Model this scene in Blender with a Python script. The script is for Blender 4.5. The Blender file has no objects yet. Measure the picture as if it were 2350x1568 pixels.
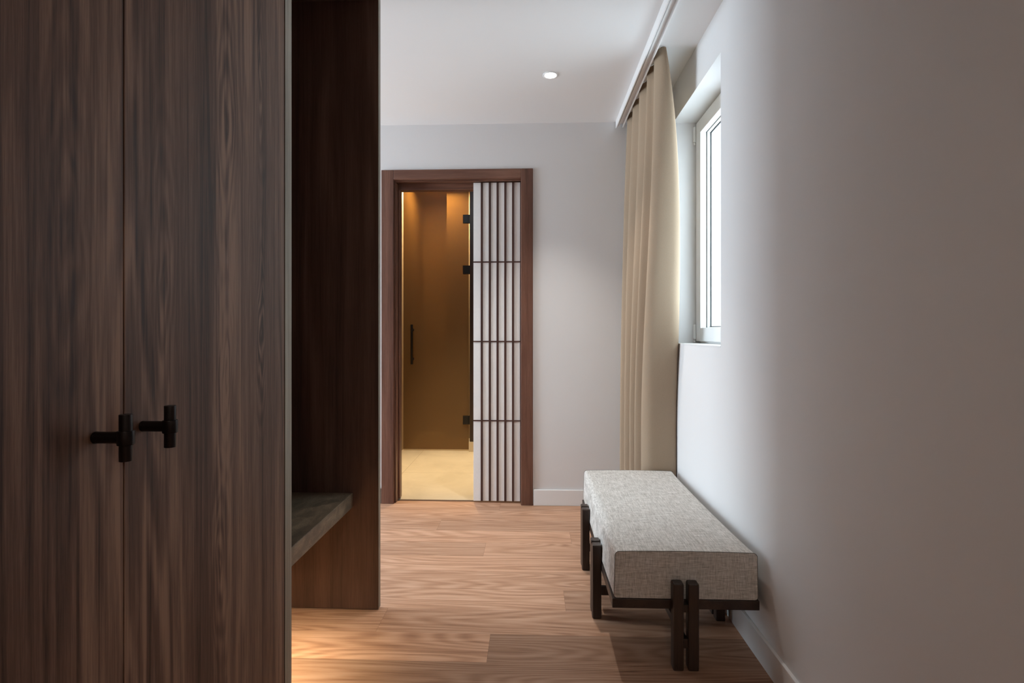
import bpy, bmesh, math, random
from mathutils import Vector, Matrix
random.seed(7)
S = bpy.context.scene
COL = S.collection

# ------------------------------------------------------------------ camera
CAM_H, FPX = 1.15, 1210.0
cam_d = bpy.data.cameras.new('camera')
cam_d.sensor_width = 36.0
cam_d.lens = FPX / 2350.0 * 36.0
cam_d.shift_y = -19.0 / 2350.0
cam_d.clip_start = 0.02
cam = bpy.data.objects.new('camera', cam_d)
COL.objects.link(cam)
cam.location = (0, 0, CAM_H)
cam.rotation_euler = (math.pi / 2, 0, math.atan(45.0 / FPX))
S.camera = cam

# ------------------------------------------------------------------ helpers
ORIG = {}          # object -> world origin of its local space


def root(name, label, cat, loc, group=None):
    o = bpy.data.objects.new(name, None)
    o.empty_display_size = 0.05
    COL.objects.link(o)
    o.location = loc
    o['label'] = label
    o['category'] = cat
    o['kind'] = 'thing'
    if group:
        o['group'] = group
    ORIG[o] = Vector(loc)
    return o


def obj(name, bm, mat, parent=None, smooth=False, loc=None):
    """bm holds world coordinates; links ONE mesh object."""
    me = bpy.data.meshes.new(name)
    base = ORIG[parent] if parent else Vector(loc) if loc else Vector((0, 0, 0))
    bmesh.ops.translate(bm, verts=bm.verts, vec=-base)
    bmesh.ops.recalc_face_normals(bm, faces=bm.faces)
    bm.to_mesh(me)
    bm.free()
    if smooth:
        for p in me.polygons:
            p.use_smooth = True
    if mat:
        for m in (mat if isinstance(mat, (list, tuple)) else [mat]):
            me.materials.append(m)
    o = bpy.data.objects.new(name, me)
    COL.objects.link(o)
    if parent:
        o.parent = parent
    else:
        o.location = base
    ORIG[o] = base
    return o


def struct(name, bm, mat, parent=None, label=None, smooth=False):
    o = obj(name, bm, mat, parent, smooth)
    if parent is None:
        o['kind'] = 'structure'
    if label:
        o['label'] = label
    return o


def tag(o, label, cat, group=None):
    o['label'] = label
    o['category'] = cat
    o['kind'] = 'thing'
    if group:
        o['group'] = group
    return o


def box(bm, x0, x1, y0, y1, z0, z1, bev=0.0, seg=2):
    t = bmesh.new()
    bmesh.ops.create_cube(t, size=1.0)
    for v in t.verts:
        v.co = Vector((x0 + (v.co.x + .5) * (x1 - x0), y0 + (v.co.y + .5) * (y1 - y0), z0 + (v.co.z + .5) * (z1 - z0)))
    if bev:
        bmesh.ops.bevel(t, geom=list(t.edges), offset=bev, segments=seg, profile=.5, affect='EDGES')
    merge(bm, t)
    return bm


def merge(bm, t):
    me = bpy.data.meshes.new('tmp')
    t.to_mesh(me)
    t.free()
    bm.from_mesh(me)
    bpy.data.meshes.remove(me)


def B(*a, **k):
    bm = bmesh.new()
    return box(bm, *a, **k)


def cyl(bm, p0, p1, r, seg=32, bev=0.0, r2=None):
    t = bmesh.new()
    p0, p1 = Vector(p0), Vector(p1)
    L = (p1 - p0).length
    bmesh.ops.create_cone(t, cap_ends=True, cap_tris=False, segments=seg, radius1=r, radius2=r if r2 is None else r2, depth=L)
    if bev:
        es = [e for e in t.edges if len(e.link_faces) == 2 and any(len(f.verts) > 4 for f in e.link_faces)]
        bmesh.ops.bevel(t, geom=es, offset=bev, segments=2, profile=.5, affect='EDGES')
    q = Vector((0, 0, 1)).rotation_difference((p1 - p0).normalized())
    bmesh.ops.transform(t, matrix=Matrix.Translation((p0 + p1) / 2) @ q.to_matrix().to_4x4(), verts=t.verts)
    merge(bm, t)
    return bm


def tube(bm, pts, r, seg=10, closed=False):
    n = len(pts)
    pts = [Vector(p) for p in pts]
    rings = []
    for i, p in enumerate(pts):
        a = pts[(i - 1) % n] if (closed or i > 0) else p
        b = pts[(i + 1) % n] if (closed or i < n - 1) else p
        t = (b - a).normalized()
        u = t.cross(Vector((0, 1, 0)))
        if u.length < 1e-4:
            u = t.cross(Vector((1, 0, 0)))
        u.normalize()
        w = t.cross(u)
        rings.append([bm.verts.new(p + r * (math.cos(6.28318 * k / seg) * u + math.sin(6.28318 * k / seg) * w)) for k in range(seg)])
    for i in range(n if closed else n - 1):
        A, C = rings[i], rings[(i + 1) % n]
        for k in range(seg):
            bm.faces.new((A[k], A[(k + 1) % seg], C[(k + 1) % seg], C[k]))
    return bm


def smooth_by_angle(o, deg=35):
    for p in o.data.polygons:
        p.use_smooth = True
    try:
        o.data.set_sharp_from_angle(angle=math.radians(deg))
    except Exception:
        pass
    return o


# ------------------------------------------------------------------ materials
def mat(name):
    m = bpy.data.materials.new(name)
    m.use_nodes = True
    nt = m.node_tree
    return m, nt, nt.nodes['Principled BSDF']


def N(nt, typ, **kw):
    n = nt.nodes.new(typ)
    for k, v in kw.items():
        setattr(n, k, v)
    return n


def math_n(nt, op, a, b=None, c=None):
    n = N(nt, 'ShaderNodeMath', operation=op)
    for i, x in enumerate((a, b, c)):
        if x is None:
            continue
        if isinstance(x, (int, float)):
            n.inputs[i].default_value = x
        else:
            nt.links.new(x, n.inputs[i])
    return n.outputs[0]


def ramp(nt, fac, stops):
    r = N(nt, 'ShaderNodeValToRGB')
    el = r.color_ramp.elements
    while len(el) < len(stops):
        el.new(.5)
    for e, (p, c) in zip(el, stops):
        e.position = p
        e.color = (*c, 1)
    nt.links.new(fac, r.inputs[0])
    return r.outputs[0]


def noise(nt, vec, scale, detail=2, rough=.5, dist=0.0):
    n = N(nt, 'ShaderNodeTexNoise')
    n.inputs['Scale'].default_value = scale
    n.inputs['Detail'].default_value = detail
    n.inputs['Roughness'].default_value = rough
    n.inputs['Distortion'].default_value = dist
    nt.links.new(vec, n.inputs['Vector'])
    return n.outputs['Fac']


def mapping(nt, vec, scale, loc=(0, 0, 0)):
    m = N(nt, 'ShaderNodeMapping')
    m.inputs['Scale'].default_value = scale
    m.inputs['Location'].default_value = loc
    nt.links.new(vec, m.inputs['Vector'])
    return m.outputs[0]


def bump(nt, bsdf, h, strength, dist=.001):
    b = N(nt, 'ShaderNodeBump')
    b.inputs['Strength'].default_value = strength
    b.inputs['Distance'].default_value = dist
    nt.links.new(h, b.inputs['Height'])
    nt.links.new(b.outputs[0], bsdf.inputs['Normal'])


def plain(name, col, rough=.5, metal=0.0, spec=.5):
    m, nt, b = mat(name)
    b.inputs['Base Color'].default_value = (*col, 1)
    b.inputs['Roughness'].default_value = rough
    b.inputs['Metallic'].default_value = metal
    b.inputs['Specular IOR Level'].default_value = spec
    return m


def paint(name, col, rough=.6, bs=.06, spec=.35):
    m, nt, b = mat(name)
    tc = N(nt, 'ShaderNodeTexCoord')
    n = noise(nt, tc.outputs['Object'], 260, 3, .6)
    n2 = noise(nt, tc.outputs['Object'], 1.3, 2)
    v = math_n(nt, 'MULTIPLY_ADD', n2, .05, .975)
    mx = N(nt, 'ShaderNodeVectorMath', operation='SCALE')
    mx.inputs[0].default_value = col
    nt.links.new(v, mx.inputs['Scale'])
    nt.links.new(mx.outputs[0], b.inputs['Base Color'])
    b.inputs['Roughness'].default_value = rough
    b.inputs['Specular IOR Level'].default_value = spec
    bump(nt, b, n, bs, .0006)
    return m


def ramp_mask(nt, x):
    return math_n(nt, 'MAXIMUM', math_n(nt, 'MINIMUM', math_n(nt, 'MULTIPLY_ADD', x, 6.0, -2.7), 1.0), 0.0)


def wood(name, dark, mid, light, axis='Z', rings=16, ring_scale=5.0, rough=.42, off=(0, 0, 0), streak=1.0, along=.09, spec=.4, veins=.5, eyes=()):
    """veneer: contour lines of a stretched noise field make eyes and cathedrals along the grain axis"""
    m, nt, b = mat(name)
    tc = N(nt, 'ShaderNodeTexCoord')
    P = tc.outputs['Object']
    ai = 'XYZ'.index(axis)

    def sc(a):
        v = [1.0, 1.0, 1.0]
        v[ai] = a
        return tuple(v)
    big = noise(nt, mapping(nt, P, sc(along), off), ring_scale, 2.5, .45, .25)
    ringv = math_n(nt, 'SINE', math_n(nt, 'MULTIPLY', big, rings * 6.28318))
    ringv = math_n(nt, 'MULTIPLY_ADD', ringv, .5, .5)
    ringv = math_n(nt, 'MULTIPLY', math_n(nt, 'POWER', ringv, 1.5), ramp_mask(nt, noise(nt, mapping(nt, P, sc(.10), (off[0] + 7, off[1] + 3, off[2])), 5.0, 1, .5)))
    mid_n = noise(nt, mapping(nt, P, sc(.03), off), 34, 3, .6)
    fine = noise(nt, mapping(nt, P, sc(.022), off), 330, 3, .65)
    band = noise(nt, mapping(nt, P, sc(.012), off), 11, 1.5, .5)
    pore = noise(nt, mapping(nt, P, sc(.05), off), 900, 1, .5)
    v = math_n(nt, 'MULTIPLY', ringv, .30)
    v = math_n(nt, 'MULTIPLY_ADD', mid_n, .52 * streak, v)
    v = math_n(nt, 'MULTIPLY_ADD', fine, .58 * streak, v)
    v = math_n(nt, 'MULTIPLY_ADD', band, .55, v)
    v = math_n(nt, 'MULTIPLY_ADD', pore, .14 * streak, v)
    vn = noise(nt, mapping(nt, P, sc(.016), (off[0] + 3, off[1] + 5, off[2])), 16, 2, .5)
    vn = math_n(nt, 'SUBTRACT', 1.0, math_n(nt, 'MINIMUM', math_n(nt, 'MULTIPLY', math_n(nt, 'ABSOLUTE', math_n(nt, 'SUBTRACT', vn, .5)), 34.0), 1.0))
    v = math_n(nt, 'MULTIPLY_ADD', vn, -.20 * veins, v)
    if eyes:                                        # nested oval figures (across, along, half width, half height, contrast)
        sx = N(nt, 'ShaderNodeSeparateXYZ')
        nt.links.new(P, sx.inputs[0])
        wb = math_n(nt, 'MULTIPLY_ADD', noise(nt, mapping(nt, P, sc(.2), off), 22, 2, .5), .05, -.025)
        wr = math_n(nt, 'MULTIPLY', noise(nt, mapping(nt, P, sc(.12), off), 40, 2, .5), 5.0)
        for (ya, za, hw, hh, amp) in eyes:
            dy = math_n(nt, 'DIVIDE', math_n(nt, 'ADD', math_n(nt, 'SUBTRACT', sx.outputs[1], ya), wb), hw)
            dz = math_n(nt, 'DIVIDE', math_n(nt, 'SUBTRACT', sx.outputs[2], za), hh)
            r = math_n(nt, 'SQRT', math_n(nt, 'ADD', math_n(nt, 'MULTIPLY', dy, dy), math_n(nt, 'MULTIPLY', dz, dz)))
            rg = math_n(nt, 'SINE', math_n(nt, 'MULTIPLY_ADD', r, 30.0, wr))
            mk = math_n(nt, 'MAXIMUM', math_n(nt, 'SUBTRACT', 1.0, r), 0.0)
            v = math_n(nt, 'ADD', v, math_n(nt, 'MULTIPLY', math_n(nt, 'MULTIPLY', math_n(nt, 'MULTIPLY_ADD', rg, 1.0, -.15), mk), amp))
    v = math_n(nt, 'MULTIPLY_ADD', v, 1.55, -.91 + .40 * (1 - streak))
    c = ramp(nt, v, [(0.05, dark), (.45, mid), (.95, light)])
    nt.links.new(c, b.inputs['Base Color'])
    b.inputs['Roughness'].default_value = rough
    b.inputs['Specular IOR Level'].default_value = spec
    bump(nt, b, math_n(nt, 'ADD', fine, math_n(nt, 'MULTIPLY', ringv, .3)), .22, .0008)
    return m


M = {}
M['wall'] = paint('wall_paint', (.74, .74, .745))
M['ceiling'] = paint('ceiling_paint', (.78, .78, .785))
M['white_trim'] = paint('trim_paint', (.80, .80, .80), .4, .02)
M['window_white'] = plain('window_white', (.82, .83, .83), .35)
M['gasket'] = plain('gasket', (.05, .052, .055), .6)
M['walnut'] = wood('walnut_veneer', (.043, .022, .0155), (.125, .068, .047), (.275, .165, .114), rings=9, ring_scale=10.0, along=.075, rough=.5, spec=.25, veins=1.0, eyes=[(.475, 1.58, .062, .46, .20), (.621, 1.15, .034, .30, .24), (.475, 1.06, .050, .30, .16), (.29, 1.25, .05, .42, .13), (.46, .68, .05, .30, .15), (.10, 1.30, .06, .45, .10), (.62, 1.72, .03, .30, .16)], off=(.3, .27, .1))
M['walnut_b'] = wood('walnut_veneer_dark', (.062, .033, .024), (.12, .067, .049), (.19, .113, .083), rings=10, ring_scale=4.0, off=(5.3, 2.1, .4), streak=.8)
M['edge'] = wood('walnut_edge_band', (.11, .095, .075), (.22, .195, .155), (.34, .31, .255), rings=6, off=(2, 1, 0))
M['frame_wood'] = wood('door_casing_wood', (.062, .026, .017), (.13, .058, .039), (.23, .115, .078), rings=8, off=(1, 4, 2), rough=.38)
M['frame_wood_x'] = wood('door_casing_wood_cross', (.062, .026, .017), (.13, .058, .039), (.23, .115, .078), axis='X', rings=8, off=(1, 4, 2), rough=.38)
M['slat'] = wood('slat_wood', (.03, .013, .010), (.060, .026, .020), (.09, .042, .032), rings=6)
M['bench_wood'] = wood('bench_wood', (.016, .010, .008), (.035, .022, .017), (.062, .040, .030), rings=6, rough=.36)
M['bench_wood_y'] = wood('bench_wood_long', (.016, .010, .008), (.035, .022, .017), (.062, .040, .030), axis='Y', rings=6, rough=.36)
M['black_metal'] = plain('dark_bronze_metal', (.012, .007, .006), .33, .6)
M['black_plastic'] = plain('black_metal', (.010, .009, .009), .4, .3)
M['piping'] = plain('cushion_piping', (.10, .093, .083), .85)
M['dark_panel'] = plain('dark_brown_panel', (.03, .016, .011), .4)

# pale screen fabric
m, nt, b = mat('screen_fabric')
tc = N(nt, 'ShaderNodeTexCoord')
n1 = noise(nt, mapping(nt, tc.outputs['Object'], (1, 1, .08)), 700, 2)
nt.links.new(ramp(nt, n1, [(.3, (.80, .80, .79)), (.7, (.88, .88, .875))]), b.inputs['Base Color'])
b.inputs['Roughness'].default_value = .75
M['screen'] = m

# linen upholstery
m, nt, b = mat('linen_upholstery')
tc = N(nt, 'ShaderNodeTexCoord')
P = tc.outputs['Object']
wx = noise(nt, mapping(nt, P, (.06, 1, 1)), 800, 2, .6)
wy = noise(nt, mapping(nt, P, (1, .06, .06)), 800, 2, .6)
slub = noise(nt, mapping(nt, P, (.08, 1, 1)), 230, 2, .5)
slub2 = noise(nt, mapping(nt, P, (1, .08, .08)), 230, 2, .5)
v = math_n(nt, 'ADD', math_n(nt, 'ADD', wx, wy), math_n(nt, 'MULTIPLY', math_n(nt, 'ADD', slub, slub2), .8))
v = math_n(nt, 'MULTIPLY_ADD', v, 1.1, -1.48)
nt.links.new(ramp(nt, v, [(.0, (.28, .267, .245)), (.5, (.56, .54, .505)), (1, (.82, .80, .775))]), b.inputs['Base Color'])
b.inputs['Roughness'].default_value = .9
b.inputs['Specular IOR Level'].default_value = .15
bump(nt, b, v, .35, .0008)
M['linen'] = m

# curtain cloth
m, nt, b = mat('curtain_cloth')
tc = N(nt, 'ShaderNodeTexCoord')
n1 = noise(nt, mapping(nt, tc.outputs['Object'], (1, 1, .5)), 900, 2)
nt.links.new(ramp(nt, n1, [(.25, (.375, .28, .195)), (.75, (.45, .345, .25))]), b.inputs['Base Color'])
b.inputs['Roughness'].default_value = .85
b.inputs['Specular IOR Level'].default_value = .15
tr = N(nt, 'ShaderNodeBsdfTranslucent')
tr.inputs[0].default_value = (.5, .38, .26, 1)
mx = N(nt, 'ShaderNodeMixShader')
mx.inputs[0].default_value = .12
nt.links.new(b.outputs[0], mx.inputs[1])
nt.links.new(tr.outputs[0], mx.inputs[2])
nt.links.new(mx.outputs[0], nt.nodes['Material Output'].inputs[0])
M['curtain'] = m

# oak planks: attribute 'tone' = (brightness, seed, redness)
m, nt, b = mat('oak_planks')
at = N(nt, 'ShaderNodeAttribute', attribute_name='tone')
sep = N(nt, 'ShaderNodeSeparateColor')
nt.links.new(at.outputs['Color'], sep.inputs[0])
tc = N(nt, 'ShaderNodeTexCoord')
cmb = N(nt, 'ShaderNodeCombineXYZ')
nt.links.new(math_n(nt, 'MULTIPLY', sep.outputs[1], 37.0), cmb.inputs[0])
nt.links.new(math_n(nt, 'MULTIPLY', sep.outputs[1], 91.0), cmb.inputs[2])
va = N(nt, 'ShaderNodeVectorMath', operation='ADD')
nt.links.new(tc.outputs['Object'], va.inputs[0])
nt.links.new(cmb.outputs[0], va.inputs[1])
P = va.outputs[0]
big = noise(nt, mapping(nt, P, (.10, 1, 1)), 6.0, 1.5, .4, .15)
rg = math_n(nt, 'MULTIPLY_ADD', math_n(nt, 'SINE', math_n(nt, 'MULTIPLY', big, 150.0)), .5, .5)
fine = noise(nt, mapping(nt, P, (.02, 1, 1)), 420, 3, .65)
midn = noise(nt, mapping(nt, P, (.03, 1, 1)), 46, 3, .6)
v = math_n(nt, 'MULTIPLY', rg, .20)
v = math_n(nt, 'MULTIPLY_ADD', fine, .66, v)
v = math_n(nt, 'MULTIPLY_ADD', midn, .66, v)
v = math_n(nt, 'MULTIPLY_ADD', v, 1.45, -.55)
c = ramp(nt, v, [(.05, (.25, .115, .062)), (.5, (.51, .287, .176)), (.95, (.68, .43, .295))])
hs = N(nt, 'ShaderNodeVectorMath', operation='SCALE')
nt.links.new(c, hs.inputs[0])
nt.links.new(math_n(nt, 'MULTIPLY', sep.outputs[0], 2.0), hs.inputs['Scale'])
nt.links.new(hs.outputs[0], b.inputs['Base Color'])
b.inputs['Roughness'].default_value = .5
b.inputs['Specular IOR Level'].default_value = .35
bump(nt, b, fine, .15, .0006)
M['oak'] = m
M['oak_gap'] = plain('plank_gap', (.10, .05, .03), .8)

# brown stone shelf
m, nt, b = mat('brown_stone')
tc = N(nt, 'ShaderNodeTexCoord')
P = tc.outputs['Object']
a = noise(nt, mapping(nt, P, (1, .5, 1)), 24, 6, .65, .6)
s = noise(nt, P, 240, 3, .6)
v = math_n(nt, 'MULTIPLY_ADD', s, .35, math_n(nt, 'MULTIPLY', a, .8))
nt.links.new(ramp(nt, v, [(.35, (.072, .052, .034)), (.56, (.135, .10, .066)), (.74, (.25, .19, .125))]), b.inputs['Base Color'])
b.inputs['Roughness'].default_value = .42
bump(nt, b, s, .1, .0006)
M['stone'] = m

# bathroom plaster and tile
m, nt, b = mat('bath_tile')
tc = N(nt, 'ShaderNodeTexCoord')
P = tc.outputs['Object']
br = N(nt, 'ShaderNodeTexBrick')
br.offset = 0.0
br.inputs['Scale'].default_value = 1.0
br.inputs['Brick Width'].default_value = .9
br.inputs['Row Height'].default_value = .9
br.inputs['Mortar Size'].default_value = .0018
br.inputs['Mortar'].default_value = (.36, .27, .17, 1)
nt.links.new(mapping(nt, P, (1, 1, 1), (.16, .18, 0)), br.inputs['Vector'])
cl = noise(nt, P, 3.2, 5, .6, .8)
cc = ramp(nt, cl, [(.3, (.55, .46, .335)), (.7, (.66, .56, .42))])
nt.links.new(cc, br.inputs['Color1'])
nt.links.new(cc, br.inputs['Color2'])
nt.links.new(br.outputs['Color'], b.inputs['Base Color'])
b.inputs['Roughness'].default_value = .5
M['bath_tile'] = m
M['bath_wall'] = paint('bath_plaster', (.50, .38, .235), .6, .05)

# bronze tinted shower glass
m, nt, b = mat('bronze_glass')
b.inputs['Base Color'].default_value = (.27, .17, .08, 1)
b.inputs['Roughness'].default_value = .4
b.inputs['Specular IOR Level'].default_value = .5
tp = N(nt, 'ShaderNodeBsdfTransparent')
tp.inputs[0].default_value = (.55, .42, .25, 1)
mx = N(nt, 'ShaderNodeMixShader')
mx.inputs[0].default_value = .45
nt.links.new(tp.outputs[0], mx.inputs[1])
nt.links.new(b.outputs[0], mx.inputs[2])
nt.links.new(mx.outputs[0], nt.nodes['Material Output'].inputs[0])
M['bronze_glass'] = m

# clear window glass
m, nt, b = mat('window_glass')
tp = N(nt, 'ShaderNodeBsdfTransparent')
tp.inputs[0].default_value = (.97, .985, .98, 1)
gl = N(nt, 'ShaderNodeBsdfGlossy')
gl.inputs['Roughness'].default_value = .02
mx = N(nt, 'ShaderNodeMixShader')
fr = N(nt, 'ShaderNodeFresnel')
fr.inputs[0].default_value = 1.45
nt.links.new(math_n(nt, 'MULTIPLY', fr.outputs[0], .5), mx.inputs[0])
nt.links.new(tp.outputs[0], mx.inputs[1])
nt.links.new(gl.outputs[0], mx.inputs[2])
nt.links.new(mx.outputs[0], nt.nodes['Material Output'].inputs[0])
M['glass'] = m


def emit(name, col, st):
    m = bpy.data.materials.new(name)
    m.use_nodes = True
    nt = m.node_tree
    nt.nodes.remove(nt.nodes['Principled BSDF'])
    e = N(nt, 'ShaderNodeEmission')
    e.inputs[0].default_value = (*col, 1)
    e.inputs[1].default_value = st
    nt.links.new(e.outputs[0], nt.nodes['Material Output'].inputs[0])
    return m


M['lamp'] = emit('lamp_glow', (1, .97, .92), 14)

# ------------------------------------------------------------------ key dimensions
XW = .807            # right wall
YB = 3.53            # back wall
ZC = 2.555           # ceiling
XP = -.636           # front plane of the wardrobe
DX0, DX1, DZ = -.929, -.070, 2.186   # doorway inside the casing
T = .12
YT = YB + T          # bathroom side of the back wall

# ------------------------------------------------------------------ floor (planks run across the corridor)
bm = bmesh.new()
lay = bm.loops.layers.float_color.new('tone')
bot = B(-4.3, XW + .02, -2.6, YB, -.05, -.002)
merge(bm, bot)
box(bm, DX0, DX1, YB, YT - .03, -.05, -.002)
for f in bm.faces:
    f.material_index = 1
PW, PY = .1750, 1.836
joints = {0: [-.157], 1: [-.60, .93], 2: [-1.3, .142], 3: [-.95], 4: [-1.05, 1.0], 5: [-2.1, -.25], 6: [-1.7, .219], 7: [-.555], 8: [-1.2, .62], 9: [-.21], -1: [-.98], -2: [-.3, .5]}
tones = {(0, 0): .55, (0, 1): .335, (-1, 0): .335, (-1, 1): .34, (1, 0): .50, (1, 1): .49, (2, 0): .54, (2, 1): .54, (2, 2): .44, (3, 0): .48, (3, 1): .52, (4, 1): .57,
         (5, 1): .485, (6, 1): .59, (6, 2): .54, (7, 0): .53, (7, 1): .48, (8, 1): .54, (9, 0): .50, (9, 1): .47}
for r in range(-26, 11):
    y0, y1 = PY + r * PW, PY + (r + 1) * PW
    y0, y1 = y0 + .0002, min(y1, YT - .031) - .0002
    if y1 <= y0:
        continue
    xs = [-4.3] + sorted(joints.get(r, [-1.1 + ((r * .618) % 1) * 1.9])) + [XW + .02]
    if xs[1] > -3:
        xs.insert(1, xs[1] - 1.85)
        k0 = -1
    else:
        k0 = 0
    for k in range(len(xs) - 1):
        a, c = xs[k] + .0003, xs[k + 1] - .0003
        if y0 >= YB - .01:
            a, c = max(a, DX0 + .001), min(c, DX1 - .001)
        if c <= a:
            continue
        # planks of the last row stop at the wall and go on only through the doorway
        spans = [(a, c, y0, min(y1, YB))]
        if y0 < YB < y1:
            spans.append((max(a, DX0 + .001), min(c, DX1 - .001), YB, y1))
        t = tones.get((r, k + k0), random.uniform(.44, .57))
        sd = random.random()
        for (xa, xb, ya, yb) in spans:
            if xb <= xa or yb <= ya:
                continue
            vs = [bm.verts.new(p) for p in ((xa, ya, 0), (xb, ya, 0), (xb, yb, 0), (xa, yb, 0))]
            f = bm.faces.new(vs)
            f.material_index = 0
            for l in f.loops:
                l[lay] = (t, sd, .5, 1)
struct('floor', bm, [M['oak'], M['oak_gap']], label='oak plank floor running across the corridor')

# ------------------------------------------------------------------ shell
bm = B(-4.3, XW + .3, -2.6, YB + .02, ZC, ZC + .1)
struct('ceiling', bm, M['ceiling'])

bm = bmesh.new()                                   # back wall with the doorway
box(bm, -4.3, DX0 - .02, YB, YT, 0, ZC)
box(bm, DX1 + .02, XW + .3, YB, YT, 0, ZC)
box(bm, DX0 - .02, DX1 + .02, YB, YT, DZ + .02, ZC)
struct('wall_back', bm, M['wall'])

WY0, WY1, WZ0, WZ1 = 2.283, 3.043, 1.091, 2.350     # window opening in the right wall
XO = XW + .28
bm = bmesh.new()
box(bm, XW, XO, -2.6, WY0, 0, ZC)
box(bm, XW, XO, WY1, YB, 0, ZC)
box(bm, XW, XO, WY0, WY1, 0, WZ0)
box(bm, XW, XO, WY0, WY1, WZ1, ZC)
struct('wall_right', bm, M['wall'])

BY0, BY1, BZ0, BZ1 = 1.85, 3.42, .06, 2.46          # bedroom window far to the left
bm = bmesh.new()
box(bm, -4.42, -4.30, -2.6, BY0, 0, ZC)
box(bm, -4.42, -4.30, BY1, YT, 0, ZC)
box(bm, -4.42, -4.30, BY0, BY1, 0, BZ0)
box(bm, -4.42, -4.30, BY0, BY1, BZ1, ZC)
struct('wall_left', bm, M['wall'])
struct('wall_front', B(-4.3, XW, -2.72, -2.6, 0, ZC), M['wall'])
struct('wall_partition', B(-1.42, -1.30, -2.6, 2.195, 0, ZC), M['wall'])

# baseboards
bm = B(DX1 + .082, XW - .013, YB - .013, YB, 0, .106, .003)
struct('baseboard_back', bm, M['white_trim'])
bm = B(-4.3, DX0 - .09, YB - .013, YB, 0, .106, .003)
struct('baseboard_left', bm, M['white_trim'])
bm = B(XW - .012, XW, -2.6, YB - .014, 0, .097, .002)
struct('baseboard_right', bm, M['white_trim'])

# ------------------------------------------------------------------ door casing (structure) and the screen door
bm = bmesh.new()
door = obj('door_1', box(bm, DX0 - .083, DX0, YB - .014, YB, 0, 2.25, .003), M['frame_wood'])
door['kind'] = 'structure'
door['label'] = 'reddish brown wooden doorway casing around the bathroom opening'
o = obj('side_casing', B(DX1, DX1 + .079, YB - .014, YB, 0, 2.25, .003), M['frame_wood'], door)
o = obj('head_casing', B(DX0 - .0005, DX1 + .0005, YB - .014, YB, DZ, 2.25, .003), M['frame_wood_x'], door)
bm = bmesh.new()                                   # jamb lining with two small steps
box(bm, DX0 - .02, DX0 + .002, YB - .008, YT + .01, 0, DZ, .002)
box(bm, DX0 + .002, DX0 + .010, YB + .012, YT + .01, 0, DZ - .010, .003)
box(bm, DX0 + .010, DX0 + .021, YB + .075, YT + .01, .008, DZ - .022, .004)
obj('jamb', bm, M['frame_wood'], door)
bm = bmesh.new()
box(bm, DX1 - .002, DX1 + .02, YB - .008, YT + .01, 0, DZ, .002)
obj('jamb', bm, M['frame_wood'], door)
bm = bmesh.new()
box(bm, DX0 - .02, DX1 + .02, YB - .008, YT + .01, DZ - .004, DZ + .02, .002)
box(bm, DX0 + .003, DX1 - .003, YB + .006, YB + .022, DZ - .012, DZ - .004, .002)
box(bm, DX0 + .012, DX1 - .003, YB + .075, YT + .01, DZ - .05, DZ - .004, .003)
obj('head_jamb', bm, M['frame_wood_x'], door)

PX0, PX1 = -.3945, -.074
PYF = YB + .038                                    # front of the fabric
sd = root('sliding_screen', 'white fabric sliding screen with dark vertical slats, half closing the bathroom doorway', 'door', ((PX0 + PX1) / 2, PYF + .01, 0))
obj('fabric_panel', B(PX0, PX1, PYF, PYF + .022, .012, DZ - .014, .001), M['screen'], sd)
for px in (1105.4, 1123.9, 1141.9, 1159.7, 1177.5):
    xc = (px - 1086.0) / (1195 - 1086) * (PX1 - PX0) + PX0
    obj('slat', B(xc - .0072, xc + .0072, PYF - .006, PYF, .012, DZ - .014, .001), M['slat'], sd)
for z in (1.633, 1.094, .557):
    obj('crossbar', B(PX0, PX1, PYF - .0045, PYF - .0001, z - .0042, z + .0042, .0005), M['slat'], sd)
obj('stile', B(PX1 - .004, PX1 + .003, PYF - .006, PYF + .022, .012, DZ - .014), M['slat'], sd)

# ------------------------------------------------------------------ bathroom beyond
BX0, BX1, BYE = -1.272, .62, 6.15
bm = B(BX0, BX1, YT - .03, BYE, -.05, 0)
struct('floor_bathroom', bm, M['bath_tile'], label='beige tiled bathroom floor beyond the doorway')
ZBC = 2.72
struct('ceiling_bathroom', B(BX0 - .1, BX1 + .1, YT, BYE + .1, ZBC, ZBC + .1), M['bath_wall'])
struct('wall_bathroom_left', B(BX0 - .1, BX0, YT, BYE, 0, ZBC), M['bath_wall'])
struct('wall_bathroom_right', B(BX1, BX1 + .1, YT, BYE, 0, ZBC), M['bath_wall'])
bm = B(BX0 - .1, BX1 + .1, BYE, BYE + .1, 0, ZBC)
box(bm, -.93, -.62, 5.75, BYE, 0, ZBC)
struct('wall_bathroom_back', bm, M['bath_wall'])

GX1, GY = -.613, 5.14                              # glass shower door
g = root('shower_screen', 'amber tinted glass shower door with black pull handle inside the bathroom', 'door', ((BX0 + GX1) / 2, GY, 0))
obj('glass_pane', B(BX0 + .012, GX1 - .002, GY, GY + .010, .012, 2.70), M['bronze_glass'], g)
obj('bottom_seal', B(BX0 + .012, GX1 - .002, GY - .002, GY + .012, .001, .012), plain('pale_seal', (.55, .43, .27), .5), g)


def px_z(py, yy):
    return CAM_H - (py - 765.0) / FPX * yy


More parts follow.
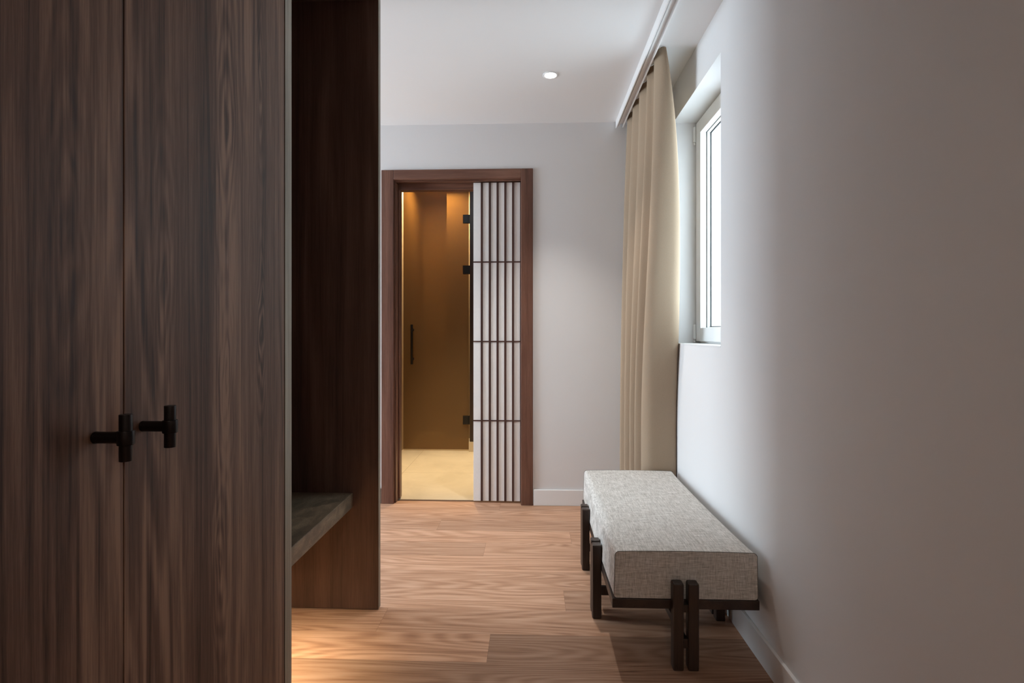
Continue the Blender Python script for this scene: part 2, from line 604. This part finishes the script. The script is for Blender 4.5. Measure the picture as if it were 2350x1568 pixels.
for py in (502, 619, 965):
    z = px_z(py, GY)
    bm = B(GX1 - .058, GX1 - .004, GY - .012, GY + .022, z - .042, z + .042, .003)
    box(bm, GX1 - .006, GX1 + .010, GY - .008, GY + .018, z - .042, z + .042, .002)
    obj('hinge', bm, M['black_plastic'], g)
hx = (943 - 1220) / FPX * (GY - .05)
z0, z1 = px_z(837, GY - .05), px_z(745, GY - .05)
bm = bmesh.new()
cyl(bm, (hx, GY - .05, z0), (hx, GY - .05, z1), .0115, 20, .002)
for z in (z0 + .05, z1 - .05):
    cyl(bm, (hx, GY - .05, z), (hx, GY - .001, z), .009, 16)
    cyl(bm, (hx, GY - .006, z), (hx, GY - .0005, z), .014, 16, .001)
smooth_by_angle(obj('handle', bm, M['black_plastic'], g))

w = root('shower_side_panel', 'dark brown upright shower panel on a pale tiled plinth behind the hinges', 'panel', (-.30, GY + .01, 0))
obj('panel', B(GX1 + .011, BX1, GY - .03, GY + .05, .094, ZBC), M['dark_panel'], w)
obj('plinth', B(GX1 + .004, BX1, GY - .05, GY + .05, 0, .094), M['bath_tile'], w)

# ------------------------------------------------------------------ wardrobe with two doors in view
WT = 2.533
wr = root('wardrobe', 'tall walnut fitted wardrobe with two flush doors and dark T-bar knobs', 'wardrobe', (-.95, .6, 0))
bm = bmesh.new()
XB = -1.298
box(bm, XB, XP - .021, -.26, -.24, 0, ZC - .001)
box(bm, XB, XB + .012, -.24, 1.334, .09, ZC - .001)
box(bm, XB + .012, XP - .021, -.24, 1.334, .09, .11)
box(bm, XB + .012, XP - .021, -.24, 1.334, ZC - .02, ZC - .001)
box(bm, XP - .06, XP - .042, -.24, 1.334, 0, .09)
obj('carcass', bm, M['walnut_b'], wr)
obj('end_panel', B(XB, XP, 1.336, 1.373, 0, ZC - .001, .001), [M['walnut_b']], wr)
obj('edge_band', B(XP, XP + .0012, 1.3365, 1.3725, .001, ZC - .002), M['edge'], wr)


def tknob(y, z, parent):
    bm = bmesh.new()
    xb = XP + .0465
    cyl(bm, (XP, y, z), (XP + .004, y, z), .0088, 32, .001)
    cyl(bm, (XP + .002, y, z), (xb - .006, y, z), .0086, 32)
    cyl(bm, (xb, y, z - .0105), (xb, y, z + .0105), .0112, 40, .0012)
    cyl(bm, (xb, y, z - .034), (xb, y, z + .034), .0086, 40, .0008)
    return smooth_by_angle(obj('handle', bm, M['black_metal'], parent), 30)


for (ya, yb, hy) in ((.268, .7985, .745), (.8015, 1.3335, .839)):
    d = obj('door', B(XP - .020, XP, ya, yb, .09, WT, .0008), M['walnut'], wr)
    tknob(hy, .998, d)
obj('door', B(XP - .020, XP, -.262, .265, .09, WT, .0008), M['walnut'], wr)
obj('filler_strip', B(XP - .020, XP - .002, -.262, 1.3335, WT + .002, ZC - .001), M['walnut_b'], wr)

# open niche between the wardrobe and the far panel
nk = root('open_niche', 'open dark walnut hallway niche with tall side panel, beside the wardrobe', 'niche', (-.95, 1.8, 0))
FY0, FY1 = 2.166, 2.194
obj('side_panel', B(XB, XP, FY0, FY1, .004, ZC - .001, .001), M['walnut_b'], nk)
obj('edge_band', B(XP, XP + .0012, FY0 + .0005, FY1 - .0005, .005, ZC - .002), M['edge'], nk)
obj('back_panel', B(XB, XB + .018, 1.3735, FY0 - .0005, 0, ZC - .001), M['walnut_b'], nk)
obj('top_panel', B(XB + .018, XP - .001, 1.3735, FY0 - .0005, WT, ZC - .001), M['walnut_b'], nk)

sh = obj('stone_shelf', B(XB + .0185, -.742, 1.374, FY0 - .001, .427, .487, .0025), M['stone'], loc=(-1.0, 1.77, .427))
tag(sh, 'thick brown stone seat shelf spanning the open walnut niche', 'shelf')

# ------------------------------------------------------------------ window
XF = .932                                           # room face of the sash
bm = bmesh.new()                                    # fixed outer frame behind the sash
fx0, fx1 = XF + .020, XF + .085
box(bm, fx0, fx1, WY0, WY0 + .05, WZ0, WZ1)
box(bm, fx0, fx1, WY1 - .05, WY1, WZ0, WZ1)
box(bm, fx0, fx1, WY0 + .05, WY1 - .05, WZ0, WZ0 + .05)
box(bm, fx0, fx1, WY0 + .05, WY1 - .05, WZ1 - .05, WZ1)
win = obj('window_1', bm, M['window_white'])
win['kind'] = 'structure'
win['label'] = 'white framed casement window set deep in the right wall'


def ring(x0, x1, y0, y1, z0, z1, wd, bev=.003):
    bm = bmesh.new()
    box(bm, x0, x1, y0, y0 + wd, z0, z1, bev)
    box(bm, x0, x1, y1 - wd, y1, z0, z1, bev)
    box(bm, x0, x1, y0 + wd - .003, y1 - wd + .003, z0, z0 + wd, bev)
    box(bm, x0, x1, y0 + wd - .003, y1 - wd + .003, z1 - wd, z1, bev)
    return bm


sy0, sy1, sz0, sz1 = WY0 + .012, WY1 - .014, WZ0 + .014, WZ1 - .012
obj('sash', ring(XF, XF + .034, sy0, sy1, sz0, sz1, .075), M['window_white'], win)
obj('gasket', ring(XF + .034, XF + .038, sy0 + .02, sy1 - .02, sz0 + .02, sz1 - .02, .053, 0), M['gasket'], win)
obj('glazing_bead', ring(XF + .038, XF + .056, sy0 + .03, sy1 - .03, sz0 + .03, sz1 - .03, .048, .002), M['window_white'], win)
obj('gasket', ring(XF + .056, XF + .060, sy0 + .035, sy1 - .035, sz0 + .035, sz1 - .035, .048, 0), M['gasket'], win)
obj('glass', B(XF + .060, XF + .066, sy0 + .03, sy1 - .03, sz0 + .03, sz1 - .03), M['glass'], win)
for z in (1.115, 2.235):
    bm = bmesh.new()
    cyl(bm, (XF - .007, WY1 - .012, z), (XF - .007, WY1 - .012, z + .085), .0075, 20, .001)
    cyl(bm, (XF - .007, WY1 - .012, z - .016), (XF - .007, WY1 - .012, z - .003), .0055, 16)
    obj('hinge', bm, M['window_white'], win, True)
obj('sill', B(XW - .0015, fx0 - .001, WY0 + .001, WY1 - .001, WZ0, WZ0 + .004), M['white_trim'], win)

# bedroom window frame (out of view, lets in the daylight)
bm = bmesh.new()
box(bm, -4.38, -4.33, BY0, BY0 + .05, BZ0, BZ1)
box(bm, -4.38, -4.33, BY1 - .05, BY1, BZ0, BZ1)
box(bm, -4.38, -4.33, BY0, BY1, BZ0, BZ0 + .05)
box(bm, -4.38, -4.33, BY0, BY1, BZ1 - .05, BZ1)
struct('window_2', bm, M['window_white'])

# ------------------------------------------------------------------ curtain and track
bm = bmesh.new()
TY0, TY1 = -.9, YB - .018
box(bm, .556, .562, TY0, TY1, ZC - .050, ZC, .001)
box(bm, .562, .606, TY0, TY1, ZC - .020, ZC)
box(bm, .572, .580, TY0, TY1, ZC - .036, ZC - .020)
box(bm, .600, .606, TY0, TY1, ZC - .044, ZC - .020, .001)
tk = obj('curtain_track', bm, M['white_trim'])
tag(tk, 'white metal curtain track fixed along the ceiling above the beige curtain', 'curtain track')

# plan of the cloth at the hem and at the heading; the bench keeps the hem back near the wall
HEM = [(.806, 3.050), (.826, 2.990), (.785, 2.955), (.705, 2.953), (.648, 2.962), (.618, 2.995), (.640, 3.035), (.712, 3.060), (.655, 3.082), (.600, 3.110),
       (.650, 3.145), (.705, 3.170), (.592, 3.215), (.690, 3.265), (.577, 3.320), (.680, 3.380), (.573, 3.445), (.640, 3.490)]
HEAD = [(.652, 2.640), (.661, 2.618), (.652, 2.606), (.638, 2.610), (.624, 2.628), (.6125, 2.660), (.624, 2.700), (.655, 2.740), (.632, 2.785), (.6125, 2.820),
        (.630, 2.860), (.655, 2.920), (.6125, 3.020), (.656, 3.120), (.614, 3.220), (.656, 3.310), (.616, 3.400), (.640, 3.490)]


def catmull(pts, t):
    n = len(pts) - 1
    k = min(int(t * n), n - 1)
    u = t * n - k
    p = [Vector(pts[max(0, min(n, k + d))]) for d in (-1, 0, 1, 2)]
    return .5 * ((2 * p[1]) + (p[2] - p[0]) * u + (2 * p[0] - 5 * p[1] + 4 * p[2] - p[3]) * u * u + (3 * p[1] - p[0] - 3 * p[2] + p[3]) * u ** 3)


bm = bmesh.new()
NT, NZ = 260, 34
ZT, ZL = ZC - .003, .012
grid = []
for j in range(NZ + 1):
    h = j / NZ
    z = ZT + (ZL - ZT) * h
    ex = 1 - (1 - h) ** 2.6
    q = min(1.0, h / .78)
    ey = q * q * (3 - 2 * q)
    row = []
    for i in range(NT + 1):
        t = i / NT
        A, C = catmull(HEAD, t), catmull(HEM, t)
        wob = .004 * math.sin(h * 5 + t * 19) * ex * (1 - h)
        xm_ = min(A.x + (C.x - A.x) * ex + wob, .8035 - .0125 * max(0, min(1, (.30 - z) / .18)))     # the front fold leans on the wall
        row.append(bm.verts.new((xm_, A.y + (C.y - A.y) * ey, z)))
    grid.append(row)
for j in range(NZ):
    for i in range(NT):
        bm.faces.new((grid[j][i], grid[j][i + 1], grid[j + 1][i + 1], grid[j + 1][i]))
cu = obj('curtain', bm, M['curtain'], None, True, loc=(.65, 3.05, 0))
sm = cu.modifiers.new('thickness', 'SOLIDIFY')
sm.thickness = .0025
tag(cu, 'long beige curtain gathered in folds beside the window, behind the bench', 'curtain')

# ------------------------------------------------------------------ downlights
def downlight(x, y, label):
    r = root('ceiling_downlight', label, 'ceiling light', (x, y, ZC))
    bm = bmesh.new()
    n = 48
    prof = [(.041, -.0005), (.041, -.004), (.034, -.005), (.0315, -.002), (.0315, -.0008)]
    rows = [[bm.verts.new((x + q * math.cos(6.28318 * k / n), y + q * math.sin(6.28318 * k / n), ZC + h)) for k in range(n)] for q, h in prof]
    for a, c in zip(rows, rows[1:]):
        for k in range(n):
            bm.faces.new((a[k], a[(k + 1) % n], c[(k + 1) % n], c[k]))
    obj('trim_ring', bm, M['white_trim'], r, True)
    bm = bmesh.new()
    bmesh.ops.create_circle(bm, cap_ends=True, segments=40, radius=.0312, matrix=Matrix.Translation((x, y, ZC - .0012)))
    obj('lens', bm, M['lamp'], r)
    return r


downlight(.102, 2.872, 'small round white recessed downlight glowing in the ceiling')

# ------------------------------------------------------------------ bench
BXL, BXR, BYF, BYR = .287, .782, 1.852, 2.940
bn = root('bench', 'grey linen upholstered bench on dark wooden paired legs, along the right wall', 'bench', ((BXL + BXR) / 2, (BYF + BYR) / 2, 0))
ZB, ZT2 = .226, .392
# profile of the seat cushion, extruded along the bench
def profile(grow=0.0, sag=0.0, rt=.030):
    x0, x1 = BXL - grow, BXR + grow * .3
    pts = []
    rb = .010
    def arc(cx, cz, r, a0, a1, n):
        for k in range(n + 1):
            a = math.radians(a0 + (a1 - a0) * k / n)
            pts.append((cx + r * math.cos(a), cz + r * math.sin(a)))
    arc(x0 + rb, ZB + rb, rb, 270, 180, 3)
    arc(x0 + rt + .004, ZT2 - rt - .003, rt, 180, 90, 7)
    for k in range(1, 8):
        u = k / 8
        pts.append((x0 + rt + (x1 - x0 - 2 * rt) * u, ZT2 - .003 + sag * math.sin(math.pi * u)))
    arc(x1 - rt - .002, ZT2 - rt - .003, rt, 90, 0, 7)
    arc(x1 - rb, ZB + rb, rb, 0, -90, 3)
    return pts


bm = bmesh.new()
ys = [0, .0015, .006, .02, .06, .12, .2, .3, .4, .5, .6, .7, .8, .88, .94, .98, .994, .9985, 1]
rows = []
cxm, czm = (BXL + BXR) / 2, (ZB + ZT2) / 2
for q, u in enumerate(ys):
    g = .006 * math.sin(math.pi * u)
    k_ = math.sin(math.pi * u) ** .5
    pr = profile(g, .003 + .006 * k_, .015 + .024 * k_)
    sh_ = {0: .988, 1: .995, len(ys) - 1: .988, len(ys) - 2: .995}.get(q, 1.0)
    rows.append([bm.verts.new((cxm + (x - cxm) * (1 - (1 - sh_) * .4), BYF + u * (BYR - BYF), czm + (z - czm) * sh_)) for x, z in pr])
n = len(rows[0])
for a, c in zip(rows, rows[1:]):
    for k in range(n):
        bm.faces.new((a[k], a[(k + 1) % n], c[(k + 1) % n], c[k]))
bm.faces.new(rows[0])
bm.faces.new(list(reversed(rows[-1])))
cush = smooth_by_angle(obj('cushion', bm, M['linen'], bn), 40)
for yy in (BYF + .0012, BYR - .0012):
    pr = profile(0, .003, .015)
    pts = [(cxm + (x - cxm) * .999, yy, czm + (z - czm) * .997) for x, z in pr]
    obj('piping', tube(bmesh.new(), pts, .0011, 8), M['piping'], cush, True)
bm = bmesh.new()                                    # wooden tray frame under the cushion
box(bm, BXL - .006, BXR + .004, BYF - .004, BYR + .004, .193, .2255, .002)
obj('frame', bm, M['bench_wood_y'], bn)
PS, PG = .0365, .0150


def post(x, y):
    bm = B(x - PS / 2, x + PS / 2, y - PS / 2, y + PS / 2, 0, .297, .005, 2)
    obj('leg', bm, M['bench_wood'], bn)


xm = (BXL + BXR) / 2 - .009
off = (PS + PG) / 2
for yy, s in ((BYF - .004 - PS / 2, 1), (BYR + .004 + PS / 2, -1)):
    for k in (-1, 1):
        post(xm + k * off, yy)
    for za, zb in ((.196, .222), (.074, .106)):
        obj('leg_block', B(xm - off, xm + off, yy - .010, yy + .012, za, zb, .001), M['bench_wood'], bn)
XLL, XRR = BXL - .006 - PS / 2, BXR - .028
for yc in (2.175, 2.607):
    for k in (-1, 1):
        post(XLL, yc + k * off)
        bm = B(XRR - PS / 2, XRR + PS / 2, yc + k * off - PS / 2, yc + k * off + PS / 2, 0, .193, .004, 2)
        obj('leg', bm, M['bench_wood'], bn)
    bm = B(XLL - .010, XRR + .010, yc - .0075, yc + .0075, .078, .113, .001)
    obj('cross_stretcher', bm, M['bench_wood'], bn)
    bm = B(XLL - .010, BXL, yc - off, yc + off, .196, .222, .001)
    obj('leg_block', bm, M['bench_wood'], bn)
obj('centre_stretcher', B(xm - .0072, xm + .0072, BYF - .02, BYR + .02, .078, .106, .001), M['bench_wood_y'], bn)

# ------------------------------------------------------------------ light
wd = bpy.data.worlds.new('sky')
S.world = wd
wd.use_nodes = True
bg = wd.node_tree.nodes['Background']
bg.inputs[0].default_value = (.77, .90, 1.0, 1)
bg.inputs[1].default_value = 8.0


def area(name, loc, rot, sx, sy, col, power, portal=False):
    l = bpy.data.lights.new(name, 'AREA')
    l.shape = 'RECTANGLE'
    l.size, l.size_y = sx, sy
    l.color = col
    l.energy = power
    if portal:
        l.cycles.is_portal = True
    o = bpy.data.objects.new(name, l)
    COL.objects.link(o)
    o.location = loc
    o.rotation_euler = rot
    return o


PI = math.pi
area('window_portal', (XO - .01, (WY0 + WY1) / 2, (WZ0 + WZ1) / 2), (0, PI / 2, 0), WZ1 - WZ0, WY1 - WY0, (1, 1, 1), 1, True)
area('bedroom_portal', (-4.31, (BY0 + BY1) / 2, (BZ0 + BZ1) / 2), (0, -PI / 2, 0), BZ1 - BZ0, BY1 - BY0, (1, 1, 1), 1, True)


def spot(name, loc, power, col, angle, blend, radius, aim=(0, 0, -1)):
    l = bpy.data.lights.new(name, 'SPOT')
    l.energy = power
    l.color = col
    l.spot_size = math.radians(angle)
    l.spot_blend = blend
    l.shadow_soft_size = radius
    o = bpy.data.objects.new(name, l)
    COL.objects.link(o)
    o.location = loc
    o.rotation_euler = Vector(aim).to_track_quat('-Z', 'Y').to_euler()
    return o


spot('downlight_beam', (.102, 2.872, ZC - .02), 62, (1, .93, .86), 84, 1.0, .03)
spot('warm_fill', (.05, -1.1, ZC - .02), 36, (1, .88, .76), 165, .6, .05)  # added fill with no fixture behind the camera, brightens the far panel
led = area('niche_led', (-.93, 1.60, .415), (0, 0, 0), .02, .40, (1, .80, .50), 3.6)
led.data.spread = math.radians(125)
area('bedroom_daylight', (-5.0, 2.6, 1.35), (0, -PI / 2, 0), 2.8, 3.2, (.74, .88, 1), 205)
spot('bath_downlight', (-.62, 4.42, ZBC - .03), 340, (1, .80, .50), 52, 1.0, .05)
area('shower_downlight', (-.98, 5.48, ZBC - .03), (0, 0, 0), .4, .4, (1, .80, .50), 32)

# ------------------------------------------------------------------ colour
S.view_settings.view_transform = 'Standard'
S.view_settings.look = 'None'
S.view_settings.exposure = 0.2
S.view_settings.gamma = 1.0
S.view_settings.use_curve_mapping = False
S.cycles.max_bounces = 14
S.cycles.diffuse_bounces = 8
S.cycles.transparent_max_bounces = 12
S.cycles.sample_clamp_indirect = 6
